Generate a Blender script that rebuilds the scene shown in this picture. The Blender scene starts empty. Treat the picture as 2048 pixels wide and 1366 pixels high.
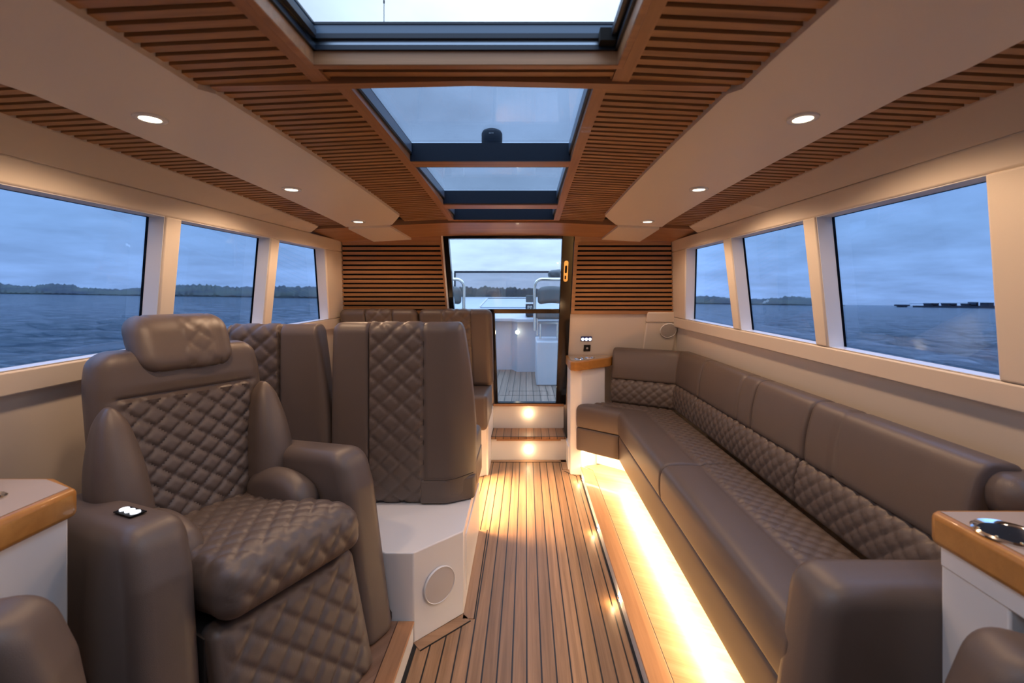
import bpy, bmesh, math, random
from mathutils import Vector, Matrix, noise
C = bpy.context.scene.collection
PI = math.pi
random.seed(7)

# ------------------------------------------------------------------ camera, sky, exposure
XC = -0.128                      # centreline of the cabin; the camera stands a little to starboard of it
F = 900.0                        # focal length in pixels of the 2048 px frame
cam_d = bpy.data.cameras.new('camera'); cam = bpy.data.objects.new('camera', cam_d); C.objects.link(cam)
cam.location = (0, 0, 1.25); cam.rotation_euler = (PI/2, 0, 0)
cam_d.sensor_width = 36; cam_d.lens = F/2048*36
cam_d.shift_x = -28/2048; cam_d.shift_y = -93/2048
cam_d.clip_start = 0.02; cam_d.clip_end = 20000
cam_d.dof.use_dof = True; cam_d.dof.focus_distance = 2.0; cam_d.dof.aperture_fstop = 3.2
bpy.context.scene.camera = cam
vs = bpy.context.scene.view_settings
vs.view_transform = 'Standard'; vs.look = 'None'; vs.gamma = 1; vs.use_curve_mapping = False
vs.exposure = 0.22
LED = (1.0, 0.64, 0.33)          # warm lamp colour
DOWN = (1.0, 0.66, 0.42)

world = bpy.data.worlds.new('world'); bpy.context.scene.world = world
world.use_nodes = True
wt = world.node_tree; wn = wt.nodes; wl = wt.links
for n in list(wn): wn.remove(n)
def wnode(t, **k):
    n = wn.new(t)
    for a, b in k.items(): setattr(n, a, b)
    return n
wo = wnode('ShaderNodeOutputWorld'); wb = wnode('ShaderNodeBackground'); tc = wnode('ShaderNodeTexCoord')
sep = wnode('ShaderNodeSeparateXYZ'); wl.new(tc.outputs['Generated'], sep.inputs[0])
ramp = wnode('ShaderNodeValToRGB'); wl.new(sep.outputs['Z'], ramp.inputs[0])
el = ramp.color_ramp.elements
el[0].position = 0.0; el[0].color = (0.66, 0.80, 1.07, 1)
el[1].position = 0.9; el[1].color = (0.95, 1.22, 1.62, 1)
e = el.new(0.12); e.color = (0.62, 0.80, 1.05, 1)
e = el.new(0.35); e.color = (0.66, 0.86, 1.20, 1)
# soft cloud sheets: direction projected on a high plane
mz = wnode('ShaderNodeMath', operation='ADD'); wl.new(sep.outputs['Z'], mz.inputs[0]); mz.inputs[1].default_value = 0.16
dv = wnode('ShaderNodeVectorMath', operation='DIVIDE'); wl.new(tc.outputs['Generated'], dv.inputs[0])
cmb = wnode('ShaderNodeCombineXYZ')
for i in range(3): wl.new(mz.outputs[0], cmb.inputs[i])
wl.new(cmb.outputs[0], dv.inputs[1])
nz = wnode('ShaderNodeTexNoise'); nz.inputs['Scale'].default_value = 1.9; nz.inputs['Detail'].default_value = 5
nz.inputs['Roughness'].default_value = 0.55; wl.new(dv.outputs[0], nz.inputs['Vector'])
cr = wnode('ShaderNodeMapRange'); wl.new(nz.outputs['Fac'], cr.inputs['Value'])
cr.inputs['From Min'].default_value = 0.32; cr.inputs['From Max'].default_value = 0.70
cr.inputs['To Min'].default_value = 0.84; cr.inputs['To Max'].default_value = 1.16
mul = wnode('ShaderNodeVectorMath', operation='SCALE'); wl.new(ramp.outputs[0], mul.inputs[0]); wl.new(cr.outputs[0], mul.inputs['Scale'])
hx = wnode('ShaderNodeCombineXYZ'); wl.new(sep.outputs['X'], hx.inputs[0]); wl.new(sep.outputs['Y'], hx.inputs[1])
hn = wnode('ShaderNodeVectorMath', operation='NORMALIZE'); wl.new(hx.outputs[0], hn.inputs[0])
hs = wnode('ShaderNodeSeparateXYZ'); wl.new(hn.outputs[0], hs.inputs[0])
fa = wnode('ShaderNodeMapRange', interpolation_type='SMOOTHSTEP'); wl.new(hs.outputs['Y'], fa.inputs['Value'])
fa.inputs['From Min'].default_value = .86; fa.inputs['From Max'].default_value = .985; fa.inputs['To Min'].default_value = .68; fa.inputs['To Max'].default_value = 1.
fz = wnode('ShaderNodeMapRange', interpolation_type='SMOOTHSTEP'); wl.new(sep.outputs['Z'], fz.inputs['Value'])
fz.inputs['From Min'].default_value = .25; fz.inputs['From Max'].default_value = .8; fz.inputs['To Min'].default_value = .0; fz.inputs['To Max'].default_value = 1.7
fm = wnode('ShaderNodeMath', operation='MAXIMUM'); wl.new(fa.outputs[0], fm.inputs[0]); wl.new(fz.outputs[0], fm.inputs[1])
mul2 = wnode('ShaderNodeVectorMath', operation='SCALE'); wl.new(mul.outputs[0], mul2.inputs[0]); wl.new(fm.outputs[0], mul2.inputs['Scale'])
wl.new(mul2.outputs[0], wb.inputs['Color']); wb.inputs['Strength'].default_value = 1.10
wl.new(wb.outputs[0], wo.inputs[0])

# ------------------------------------------------------------------ helpers
class MB:
    def __init__(s): s.v = []; s.f = []
    def add(s, vs_, fs):
        o = len(s.v); s.v += [Vector(p) for p in vs_]; s.f += [[i+o for i in f] for f in fs]; return s
    def box(s, x0, x1, y0, y1, z0, z1):
        return s.add([(x0,y0,z0),(x1,y0,z0),(x1,y1,z0),(x0,y1,z0),(x0,y0,z1),(x1,y0,z1),(x1,y1,z1),(x0,y1,z1)],
                     [(0,3,2,1),(4,5,6,7),(0,1,5,4),(1,2,6,5),(2,3,7,6),(3,0,4,7)])
    def prism(s, poly, z0, z1):
        n = len(poly)
        if sum(poly[i][0]*poly[(i+1)%n][1]-poly[(i+1)%n][0]*poly[i][1] for i in range(n)) < 0: poly = poly[::-1]
        vs_ = [(x,y,z0) for x,y in poly]+[(x,y,z1) for x,y in poly]
        fs = [list(range(n))[::-1], [i+n for i in range(n)]]+[[i,(i+1)%n,(i+1)%n+n,i+n] for i in range(n)]
        return s.add(vs_, fs)
    def hexa(s, a, b):            # two quads joined
        return s.add(list(a)+list(b), [(0,3,2,1),(4,5,6,7),(0,1,5,4),(1,2,6,5),(2,3,7,6),(3,0,4,7)])
    def tube(s, pts, r, n=12, caps=True):
        pts = [Vector(p) for p in pts]; rows = []
        up = None
        for i, p in enumerate(pts):
            t = (pts[min(i+1,len(pts)-1)]-pts[max(i-1,0)]).normalized()
            if up is None:
                up = Vector((0,0,1)) if abs(t.z) < .9 else Vector((1,0,0))
            a = t.cross(up).normalized(); b = a.cross(t).normalized(); up = b
            rows.append([p+(a*math.cos(2*PI*k/n)+b*math.sin(2*PI*k/n))*r for k in range(n)])
        return s.rows(rows, True, caps)
    def rows(s, rows, closed=False, caps=False):
        n = len(rows[0]); o = len(s.v)
        for r in rows: s.v += [Vector(p) for p in r]
        m = n if closed else n-1
        for i in range(len(rows)-1):
            for k in range(m):
                s.f.append([o+i*n+k, o+i*n+(k+1)%n, o+(i+1)*n+(k+1)%n, o+(i+1)*n+k])
        if caps:
            s.f.append([o+k for k in range(n)][::-1]); s.f.append([o+(len(rows)-1)*n+k for k in range(n)])
        return s
    def lathe(s, prof, c, axis=(0,0,1), n=32, cap=True):   # prof: (radius, height along axis)
        ax = Vector(axis).normalized(); u = Vector((1,0,0)) if abs(ax.x) < .8 else Vector((0,1,0))
        a = ax.cross(u).normalized(); b = ax.cross(a); c = Vector(c)
        return s.rows([[c+ax*h+(a*math.cos(2*PI*k/n)+b*math.sin(2*PI*k/n))*r for k in range(n)] for r, h in prof], True, cap)
    def warp(s, fn):
        s.v = [Vector(fn(*p)) for p in s.v]; return s
    def build(s, name, m, parent=None, smooth=False, bevel=0, kind=None, label=None, local=False, seg=2):
        me = bpy.data.meshes.new(name)
        off = Vector((0,0,0))
        if parent is not None and not local: off = world_loc(parent)
        me.from_pydata([tuple(p-off) for p in s.v], [], s.f); me.validate(); me.update()
        bm = bmesh.new(); bm.from_mesh(me); bmesh.ops.recalc_face_normals(bm, faces=bm.faces); bm.to_mesh(me); bm.free()
        me.materials.append(m)
        if smooth:
            for p in me.polygons: p.use_smooth = True
            me.set_sharp_from_angle(angle=math.radians(50))
        o = bpy.data.objects.new(name, me); C.objects.link(o)
        if parent is not None: o.parent = parent
        if bevel:
            md = o.modifiers.new('bevel', 'BEVEL'); md.width = bevel; md.segments = seg; md.limit_method = 'ANGLE'; md.angle_limit = math.radians(40)
            if not smooth:
                for p in me.polygons: p.use_smooth = True
                me.set_sharp_from_angle(angle=math.radians(35))
        if kind: o['kind'] = kind
        if label: o['label'] = label
        return o
def world_loc(o):
    v = Vector((0,0,0))
    while o is not None: v += o.location; o = o.parent
    return v
def tag(o, label, cat, group=None, kind=None):
    o['label'] = label; o['category'] = cat
    if group: o['group'] = group
    if kind: o['kind'] = kind
    return o
def thing(name, label, cat, loc=(0,0,0), rz=0, group=None):
    o = bpy.data.objects.new(name, None); C.objects.link(o); o.empty_display_size = .05
    o.location = loc; o.rotation_euler = (0,0,rz)
    return tag(o, label, cat, group)
def children(o): return [c for c in C.objects if c.parent == o]
def copy_tree(o, parent=None):
    c = o.copy(); C.objects.link(c); c.parent = parent
    for ch in children(o): copy_tree(ch, c)
    return c
def sat(x): return max(0., min(1., x))
def quilt(u, v, w, h, amp):       # diamond padding, stitched lines at zero
    a = u/w+v/h; b = u/w-v/h
    ta = 1-abs(2*(a-math.floor(a))-1); tb = 1-abs(2*(b-math.floor(b))-1)
    f = (1-(1-sat(ta*1.9))**2.4)*(1-(1-sat(tb*1.9))**2.4)
    return amp*f
def rbox(size, r, n, disp=None, warp=None):  # rounded box as grid, disp(point, normal) -> height
    a, b, c = size; r = min(r, a*.999, b*.999, c*.999)
    def axis(h):
        m = max(1, int(round(2*(h-r)/n))); k = 4
        out = [-(h-r)-r*math.tan(PI/4*(k-i)/k) for i in range(k)]
        out += [-(h-r)+2*(h-r)*i/m for i in range(m+1)]
        out += [(h-r)+r*math.tan(PI/4*(i+1)/k) for i in range(k)]
        return out
    X, Y, Z = axis(a), axis(b), axis(c)
    mb = MB(); key = {}
    def vert(x, y, z):
        q = Vector((x,y,z)); kk = (round(x,5), round(y,5), round(z,5))
        if kk in key: return key[kk]
        i = Vector((max(-a+r, min(a-r, x)), max(-b+r, min(b-r, y)), max(-c+r, min(c-r, z))))
        d = (q-i); nn = d.normalized() if d.length > 1e-9 else Vector((0,0,1))
        p = i+nn*r
        if disp: p = p+nn*disp(p, nn)
        if warp: p = Vector(warp(p))
        key[kk] = len(mb.v); mb.v.append(p); return key[kk]
    def face(U, V, fn):
        for i in range(len(U)-1):
            for j in range(len(V)-1):
                mb.f.append([vert(*fn(U[i],V[j])), vert(*fn(U[i+1],V[j])), vert(*fn(U[i+1],V[j+1])), vert(*fn(U[i],V[j+1]))])
    face(X, Y, lambda u, v: (u,v,c)); face(X, Y, lambda u, v: (u,v,-c))
    face(X, Z, lambda u, v: (u,b,v)); face(X, Z, lambda u, v: (u,-b,v))
    face(Y, Z, lambda u, v: (a,u,v)); face(Y, Z, lambda u, v: (-a,u,v))
    return mb

# ------------------------------------------------------------------ materials
def newmat(name):
    m = bpy.data.materials.new(name); m.use_nodes = True
    nt = m.node_tree; b = nt.nodes['Principled BSDF']
    return m, nt, b
def nd(nt, t, ins=None, **k):
    n = nt.nodes.new(t)
    for a, b in k.items(): setattr(n, a, b)
    if ins:
        for a, b in ins.items():
            if isinstance(b, bpy.types.NodeSocket): nt.links.new(b, n.inputs[a])
            else: n.inputs[a].default_value = b
    return n
def plain(name, col, rough=.5, metal=0, coat=0, bump=0, bscale=400, var=0):
    m, nt, b = newmat(name)
    b.inputs['Base Color'].default_value = (*col, 1); b.inputs['Roughness'].default_value = rough
    b.inputs['Metallic'].default_value = metal; b.inputs['Coat Weight'].default_value = coat
    co = nd(nt, 'ShaderNodeTexCoord')
    if var:
        n = nd(nt, 'ShaderNodeTexNoise', {'Vector': co.outputs['Object'], 'Scale': 3.5, 'Detail': 3.})
        mr = nd(nt, 'ShaderNodeMapRange', {'Value': n.outputs['Fac'], 'From Min': .3, 'From Max': .7, 'To Min': 1-var, 'To Max': 1+var})
        sc = nd(nt, 'ShaderNodeVectorMath', {0: col, 'Scale': mr.outputs[0]}, operation='SCALE')
        nt.links.new(sc.outputs[0], b.inputs['Base Color'])
    if bump:
        n = nd(nt, 'ShaderNodeTexNoise', {'Vector': co.outputs['Object'], 'Scale': float(bscale), 'Detail': 2.})
        bp = nd(nt, 'ShaderNodeBump', {'Height': n.outputs['Fac'], 'Strength': bump, 'Distance': .001})
        nt.links.new(bp.outputs[0], b.inputs['Normal'])
    return m
def wood(name, c1, c2, axis='y', rough=.45, scale=1., angle=0, planks=0, dirx=True, caulk=None, cw=.08, coat=0, pv=.18):
    """teak: grain runs along axis; planks = board pitch in metres across the grain"""
    m, nt, b = newmat(name)
    co = nd(nt, 'ShaderNodeTexCoord')
    mp = nd(nt, 'ShaderNodeMapping', {'Vector': co.outputs['Object']})
    mp.inputs['Rotation'].default_value = (0, 0, angle)
    st = {'x': (1.5, 45, 45), 'y': (45, 1.5, 45), 'z': (45, 45, 1.5)}[axis]
    mp2 = nd(nt, 'ShaderNodeVectorMath', {0: mp.outputs[0], 1: tuple(s*scale for s in st)}, operation='MULTIPLY')
    src = mp2.outputs[0]
    if planks:
        sp = nd(nt, 'ShaderNodeSeparateXYZ', {0: mp.outputs[0]})
        ax = sp.outputs['X' if dirx else 'Y']
        q = nd(nt, 'ShaderNodeMath', {0: ax, 1: planks}, operation='DIVIDE')
        fl = nd(nt, 'ShaderNodeMath', {0: q.outputs[0]}, operation='FLOOR')
        fr = nd(nt, 'ShaderNodeMath', {0: q.outputs[0]}, operation='FRACT')
        wnz = nd(nt, 'ShaderNodeTexWhiteNoise', {'W': fl.outputs[0]}, noise_dimensions='1D')
        ad = nd(nt, 'ShaderNodeVectorMath', {0: wnz.outputs['Color'], 'Scale': 37.}, operation='SCALE')
        ad2 = nd(nt, 'ShaderNodeVectorMath', {0: src, 1: ad.outputs[0]}, operation='ADD'); src = ad2.outputs[0]
    n1 = nd(nt, 'ShaderNodeTexNoise', {'Vector': src, 'Scale': 1.0, 'Detail': 6., 'Roughness': .65, 'Distortion': .4})
    mr = nd(nt, 'ShaderNodeMapRange', {'Value': n1.outputs['Fac'], 'From Min': .33, 'From Max': .67})
    mx = nd(nt, 'ShaderNodeMix', data_type='RGBA')
    nt.links.new(mr.outputs[0], mx.inputs[0]); mx.inputs[6].default_value = (*c1, 1); mx.inputs[7].default_value = (*c2, 1)
    col = mx.outputs[2]
    if planks:
        mr2 = nd(nt, 'ShaderNodeMapRange', {'Value': wnz.outputs['Value'], 'To Min': 1-pv, 'To Max': 1+pv})
        sc = nd(nt, 'ShaderNodeVectorMath', {0: col, 'Scale': mr2.outputs[0]}, operation='SCALE'); col = sc.outputs[0]
        if caulk is not None:
            lt = nd(nt, 'ShaderNodeMath', {0: fr.outputs[0], 1: cw}, operation='LESS_THAN')
            m3 = nd(nt, 'ShaderNodeMix', data_type='RGBA')
            nt.links.new(lt.outputs[0], m3.inputs[0]); nt.links.new(col, m3.inputs[6]); m3.inputs[7].default_value = (*caulk, 1)
            col = m3.outputs[2]
    nt.links.new(col, b.inputs['Base Color'])
    bp = nd(nt, 'ShaderNodeBump', {'Height': n1.outputs['Fac'], 'Strength': .15, 'Distance': .002})
    nt.links.new(bp.outputs[0], b.inputs['Normal'])
    b.inputs['Roughness'].default_value = rough; b.inputs['Coat Weight'].default_value = coat
    return m
def glassmat(name, tint, refl=.06, rough=0.0):
    m = bpy.data.materials.new(name); m.use_nodes = True; nt = m.node_tree
    for n in list(nt.nodes): nt.nodes.remove(n)
    o = nd(nt, 'ShaderNodeOutputMaterial')
    t = nd(nt, 'ShaderNodeBsdfTransparent', {'Color': (*[c**.5 for c in tint], 1)})   # a pane has two faces
    g = nd(nt, 'ShaderNodeBsdfGlossy', {'Color': (1,1,1,1), 'Roughness': rough})
    fr = nd(nt, 'ShaderNodeFresnel', {'IOR': 1.45})
    ml = nd(nt, 'ShaderNodeMath', {0: fr.outputs[0], 1: refl}, operation='MULTIPLY')
    mx = nd(nt, 'ShaderNodeMixShader', {0: ml.outputs[0], 1: t.outputs[0], 2: g.outputs[0]})
    nt.links.new(mx.outputs[0], o.inputs[0])
    return m
def emis(name, col, s):
    m, nt, b = newmat(name)
    b.inputs['Base Color'].default_value = (0,0,0,1); b.inputs['Emission Color'].default_value = (*col, 1)
    b.inputs['Emission Strength'].default_value = s
    return m
M = {}
M['cream'] = plain('cream_panel', (.82, .73, .62), .42, bump=.10, bscale=500)
M['gel'] = plain('white_gelcoat', (.84, .83, .81), .25)
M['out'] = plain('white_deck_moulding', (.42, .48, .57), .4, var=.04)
M['lea'] = plain('taupe_leather', (.122, .093, .078), .40, bump=.35, bscale=700, var=.05)
M['seam'] = plain('seam_thread', (.035, .024, .018), .8)
M['slat'] = wood('slat_teak', (.31, .150, .060), (.48, .255, .11), 'x', .45)
M['tk_x'] = wood('teak_cross', (.36, .165, .07), (.50, .245, .11), 'x', .4, coat=.15)
M['tk_y'] = wood('teak_fore_aft', (.36, .165, .07), (.50, .245, .11), 'y', .4, coat=.15)
M['rail_x'] = wood('ceiling_rail_cross', (.34, .165, .075), (.48, .25, .12), 'x', .4, coat=.1)
M['rail_y'] = wood('ceiling_rail_fore_aft', (.34, .165, .075), (.48, .25, .12), 'y', .4, coat=.1)
M['rail_z'] = wood('bulkhead_rail_upright', (.34, .14, .05), (.46, .20, .08), 'z', .4, coat=.1)
M['oak_x'] = wood('golden_rim_cross', (.38, .165, .035), (.48, .22, .05), 'x', .35, .6, coat=.2)
M['deck'] = wood('teak_deck_planks', (.25, .135, .062), (.43, .245, .125), 'y', .42, 1.0, planks=.0492, caulk=(.012,.010,.009), cw=.11)
M['margin_x'] = wood('teak_margin_cross', (.31, .17, .085), (.43, .25, .135), 'x', .42)
M['margin_y'] = wood('teak_margin_fore_aft', (.31, .17, .085), (.43, .25, .135), 'y', .42)
M['tread'] = wood('tread_planks', (.25, .125, .062), (.38, .20, .105), 'y', .42, planks=.058, caulk=(.015,.012,.01), cw=.07)
M['plat'] = wood('platform_veneer', (.36, .23, .105), (.50, .34, .175), 'x', .30, .9, angle=math.radians(24), planks=.09, dirx=False, coat=.1, pv=.03)
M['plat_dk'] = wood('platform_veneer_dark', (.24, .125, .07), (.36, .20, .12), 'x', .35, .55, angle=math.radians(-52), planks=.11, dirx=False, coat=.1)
M['cockpit'] = wood('cockpit_teak', (.17, .13, .105), (.26, .20, .165), 'y', .6, planks=.062, caulk=(.03,.03,.03), cw=.09)
M['caulk'] = plain('black_caulk', (.012, .010, .009), .7)
M['black'] = plain('black_gloss_frame', (.006, .005, .006), .12)
M['dark'] = plain('dark_void', (.006, .004, .003), .9)
M['navy'] = plain('dark_navy_lining', (.014, .024, .042), .45)
M['grey'] = plain('grey_frit', (.13, .19, .27), .3)
M['alu'] = plain('brushed_aluminium', (.45, .52, .60), .28, metal=1)
M['chrome'] = plain('polished_steel', (.72, .74, .76), .10, metal=1)
M['brass'] = plain('satin_brass', (.85, .62, .30), .25, metal=1)
M['grille'] = plain('speaker_cloth', (.48, .43, .39), .8, bump=.6, bscale=900)
M['grille_l'] = plain('speaker_cloth_white', (.62, .57, .53), .8, bump=.6, bscale=900)
M['stone'] = plain('pale_table_top', (.42, .33, .25), .45, var=.06)
M['vinyl'] = plain('grey_vinyl', (.10, .12, .14), .5)
M['cup'] = plain('black_cup', (.004, .005, .006), .5)
M['cup'].node_tree.nodes['Principled BSDF'].inputs['Specular IOR Level'].default_value = .15
M['blue'] = plain('deep_blue_plate', (.01, .012, .12), .3)
M['btn'] = emis('button_light', (.85, .9, 1.0), 2.2)
M['lamp'] = emis('downlight_lens', (1.0, .80, .52), 9.0)
M['lamp2'] = emis('courtesy_lens', (1.0, .80, .50), 14.0)
M['led'] = emis('led_tape', (1.0, .60, .24), 18.0)
M['glass'] = glassmat('tinted_side_glass', (.42, .61, .92), .10)
M['sky_glass'] = glassmat('tinted_roof_glass', (.36, .44, .54), .3)
M['edge_glass'] = glassmat('roof_glass_edge', (.30, .36, .42), .8)
M['door_glass'] = glassmat('door_glass', (.80, .88, .94), .45)
M['screen_glass'] = glassmat('windscreen_glass', (.48, .50, .56), 1.0)

# ------------------------------------------------------------------ shape of the cabin
def half(D, z): return 1.095+.06*(2.97-D)+.20*(1.61-z)
def XW(s, D, z, o=0.): return XC+s*(half(D, z)+o)
def zc(x, D): return 1.722-.0215*max(0., D-.9)**2+.05*(.84-max(.33, abs(x-XC)))
def YB(z): return 3.79-.5*z
def zs(D): return 1.03+.028*(D-1)       # sill
ZT = 1.538                               # window head
def zm(D): return .965+.028*(D-1.2)
def ceil_warp(x, y, z): return (x, y, z+zc(x, y))
def bulk_warp(x, y, z): return (x, y+YB(z), z)

# floor
MB().box(-1.7, 1.45, -1.1, 3.80, -.06, 0).build('floor', M['deck'], kind='structure')
# side walls: one mesh a side, built from the pieces between the windows
WIN_L = [(-.55, -.62, .90, .93), (1.07, 1.12, 1.649, 1.716), (1.719, 1.784, 2.264, 2.345), (2.335, 2.41, 2.80, 3.03)]
#        fore edge at head, fore edge at sill, aft edge at head, aft edge at sill
def piece(mb, s, q, o0=0., th=.068):      # q: four (D, z)
    mb.hexa([(XW(s, d, z, o0), d, z) for d, z in q], [(XW(s, d, z, o0+th), d, z) for d, z in q])
for s, nm in ((-1, 'left'), (1, 'right')):
    mb = MB()
    W = [w for w in WIN_L]
    if s > 0: W = [(-.55,-.62,.97,1.01)]+[(1.075,1.135,1.655,1.722),(1.722,1.787,2.262,2.34),(2.335,2.41,2.80,3.03)]
    ya = YB(1.61)+.03
    piece(mb, s, [(-1.1, ZT), (ya+.03, ZT), (ya, 1.61), (-1.1, 1.61)])
    prev = (-1.1, -1.1)
    for i, (ft, fb, at, ab) in enumerate(W+[(YB(ZT)+.03, YB(1.08)+.03, 0, 0)]):
        piece(mb, s, [(prev[1], zs(prev[1])), (fb, zs(fb)), (ft, ZT), (prev[0], ZT)])
        prev = (at, ab)
    # sill band
    piece(mb, s, [(-1.1, zm(-1.1)), (YB(1.0)+.03, zm(3.2)), (YB(1.08)+.03, zs(3.2)), (-1.1, zs(-1.1))])
    # lower wall, set back a little
    piece(mb, s, [(-1.1, -.05), (3.87, -.05), (YB(1.0)+.06, zm(3.2)+.02), (-1.1, zm(-1.1)+.02)], .028, .06)
    wall = mb.build('wall_'+nm, M['cream'], kind='structure', bevel=.006)
    # windows: dark gasket line and pane, set at the outer side of the wall
    for i, (ft, fb, at, ab) in enumerate(W):
        n = i+1 if s < 0 else i+5
        q = [(fb, zs(fb)), (ab, zs(ab)), (at, ZT), (ft, ZT)]
        cx = sum(d for d, z in q)/4; cz = sum(z for d, z in q)/4
        inn = []
        for d, z in q:
            v = Vector((cx-d, cz-z)); inn.append((d+.0032*(1 if v.x > 0 else -1), z+.0032*(1 if v.y > 0 else -1)))
        g = MB()
        for k in range(4):
            a, b2, c2, d2 = q[k], q[(k+1)%4], inn[(k+1)%4], inn[k]
            g.hexa([(XW(s, d, z, .062), d, z) for d, z in (a,b2,c2,d2)], [(XW(s, d, z, .072), d, z) for d, z in (a,b2,c2,d2)])
        w = g.build('window_%d' % n, M['black'], kind='structure')
        p = MB().hexa([(XW(s, d, z, .064), d, z) for d, z in inn], [(XW(s, d, z, .070), d, z) for d, z in inn])
        p.build('pane', M['glass'], w)
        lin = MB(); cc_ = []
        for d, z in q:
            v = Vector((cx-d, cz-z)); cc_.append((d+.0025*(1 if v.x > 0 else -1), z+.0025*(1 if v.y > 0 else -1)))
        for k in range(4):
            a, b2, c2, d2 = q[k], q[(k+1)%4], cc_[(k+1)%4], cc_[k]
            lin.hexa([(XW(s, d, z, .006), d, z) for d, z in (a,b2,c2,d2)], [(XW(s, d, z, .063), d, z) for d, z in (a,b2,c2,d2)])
        lin.build('lit_reveal_lining', M['gel'], w)  # added liner, whiter than the wall to imitate brighter light on the reveals
    # sloping fascia between wall head and ceiling
    f = MB(); rows = []
    for k in range(22):
        D = -1.1+(2.60+1.1)*k/21
        ho = 1.07+(1.18-1.07)*(2.62-D)/1.5
        xo = XC+s*ho
        rows.append([Vector((XW(s, D, 1.61), D, 1.61)), Vector((xo, D, zc(xo, D)-.004)),
                     Vector((xo, D, zc(xo, D)+.06)), Vector((XW(s, D, 1.61, .068), D, 1.66)), Vector((XW(s, D, 1.61, .068), D, 1.61))])
    f.rows(rows, True, True).build('trim_'+str(1 if s < 0 else 2), M['cream'], kind='structure')
# wall behind the camera
MB().box(-1.75, 1.55, -1.16, -1.1, -.06, 1.9).build('wall_front', M['cream'], kind='structure')

# ------------------------------------------------------------------ aft bulkhead (raked)
b = MB()
b.box(-1.75, -.2525, 0, .05, -.05, 1.13)
b.box(.3175, 1.6, 0, .05, -.05, 1.13)
b.box(-.2525, .3175, 0, .05, -.05, .37)
b.box(-1.75, -.5445, .02, .05, 1.13, 1.68)
b.box(.32, 1.6, .02, .05, 1.13, 1.68)
b.box(-.5445, -.2525, 0, .05, 1.06, 1.126)
b.box(-.5445, .32, .0, .05, 1.652, 1.70)
def bulk_clip(x, y, z):
    lo, hi = XW(-1, YB(z), z, .03), XW(1, YB(z), z, .03)
    return bulk_warp(min(hi, max(lo, x)), y, z)
b.warp(bulk_clip).build('wall_back', M['cream'], kind='structure')
def slat_panel(x_in, s, name):
    sl = MB(); fr = MB(); bk = MB()
    z0, z1 = 1.135, 1.60; n = 15; p = (z1-z0-.004)/n
    for k in range(n):
        z = z0+.004+p*k
        xo = XW(s, 3.1, z+.01, -.004)
        sl.box(min(x_in+s*.02, xo), max(x_in+s*.02, xo), -.016, .004, z+.0115, z+p)
    fr_in = MB()
    xo = XW(s, 3.2, 1.13, .0)
    fr.box(min(x_in, x_in+s*.024), max(x_in, x_in+s*.024), -.024, .02, z0-.02, 1.64)
    fr.box(min(x_in, xo), max(x_in, xo), -.022, .02, z0-.022, z0+.004)
    xt = XW(s, 2.97, 1.61, 0)
    fr.box(min(x_in, xt), max(x_in, xt), -.018, .02, z1+.001, 1.645)
    bk.box(min(x_in, xo), max(x_in, xo), .005, .019, z0, z1)
    o = sl.warp(bulk_warp).build(name, M['slat'], kind='structure')
    fr.warp(bulk_warp).build('frame', M['rail_x'], o); bk.warp(bulk_warp).build('backing', M['dark'], o)
slat_panel(-.5445, -1, 'trim_3'); slat_panel(.32, 1, 'trim_4')

# door: raked black frame, glass above over its full width, narrower glass below
d = MB()
d.box(-.5445, -.512, -.012, .045, 1.126, 1.652)       # upper left stile
d.box(.238, .3175, -.012, .045, .376, 1.645)          # right stile
d.box(-.512, .238, -.010, .045, 1.118, 1.15)          # mid rail
d.box(-.2525, -.224, -.012, .045, .376, 1.12)         # lower left stile
d.box(-.224, .238, -.012, .045, .376, .392)           # bottom rail
d.box(-.512, .238, -.010, .045, 1.622, 1.640)         # head rail
door = d.warp(bulk_warp).build('door_1', M['black'], kind='structure', bevel=.003)
MB().box(-.512, .238, .014, .020, 1.150, 1.622).warp(bulk_warp).build('upper_pane', M['door_glass'], door)
MB().box(-.224, .238, .014, .020, .392, 1.118).warp(bulk_warp).build('lower_pane', M['door_glass'], door)
MB().box(-.512, .238, .014, .020, 1.640, 1.652).warp(bulk_warp).build('transom_pane', M['edge_glass'], door)
def capsule(mb, x, z, w, h, y0, y1):
    pts = []; n = 10; r = w/2
    for k in range(n+1): a = PI*k/n; pts.append((x+r*math.cos(a), z+h/2-r+r*math.sin(a)))
    for k in range(n+1): a = PI+PI*k/n; pts.append((x+r*math.cos(a), z-h/2+r+r*math.sin(a)))
    m = len(pts)
    mb.add([(px, y0, pz) for px, pz in pts]+[(px, y1, pz) for px, pz in pts],
           [list(range(m)), [i+m for i in range(m)][::-1]]+[[i,(i+1)%m,(i+1)%m+m,i+m] for i in range(m)])
    return mb
plate = capsule(MB(), .272, 1.412, .030, .142, -.017, -.012).warp(bulk_warp).build('handle_plate', M['brass'], door, bevel=.001, label='brass pull plate')
capsule(MB(), .272, 1.424, .014, .050, -.0185, -.0168).warp(bulk_warp).build('finger_recess', M['dark'], plate)
capsule(MB(), .270, 1.370, .009, .024, -.0185, -.0168).warp(bulk_warp).build('keyhole', M['dark'], plate)
# white edge of the left jamb
MB().box(-.556, -.5445, -.028, .0, 1.13, 1.66).warp(bulk_warp).build('trim_5', M['gel'], kind='structure')

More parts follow.
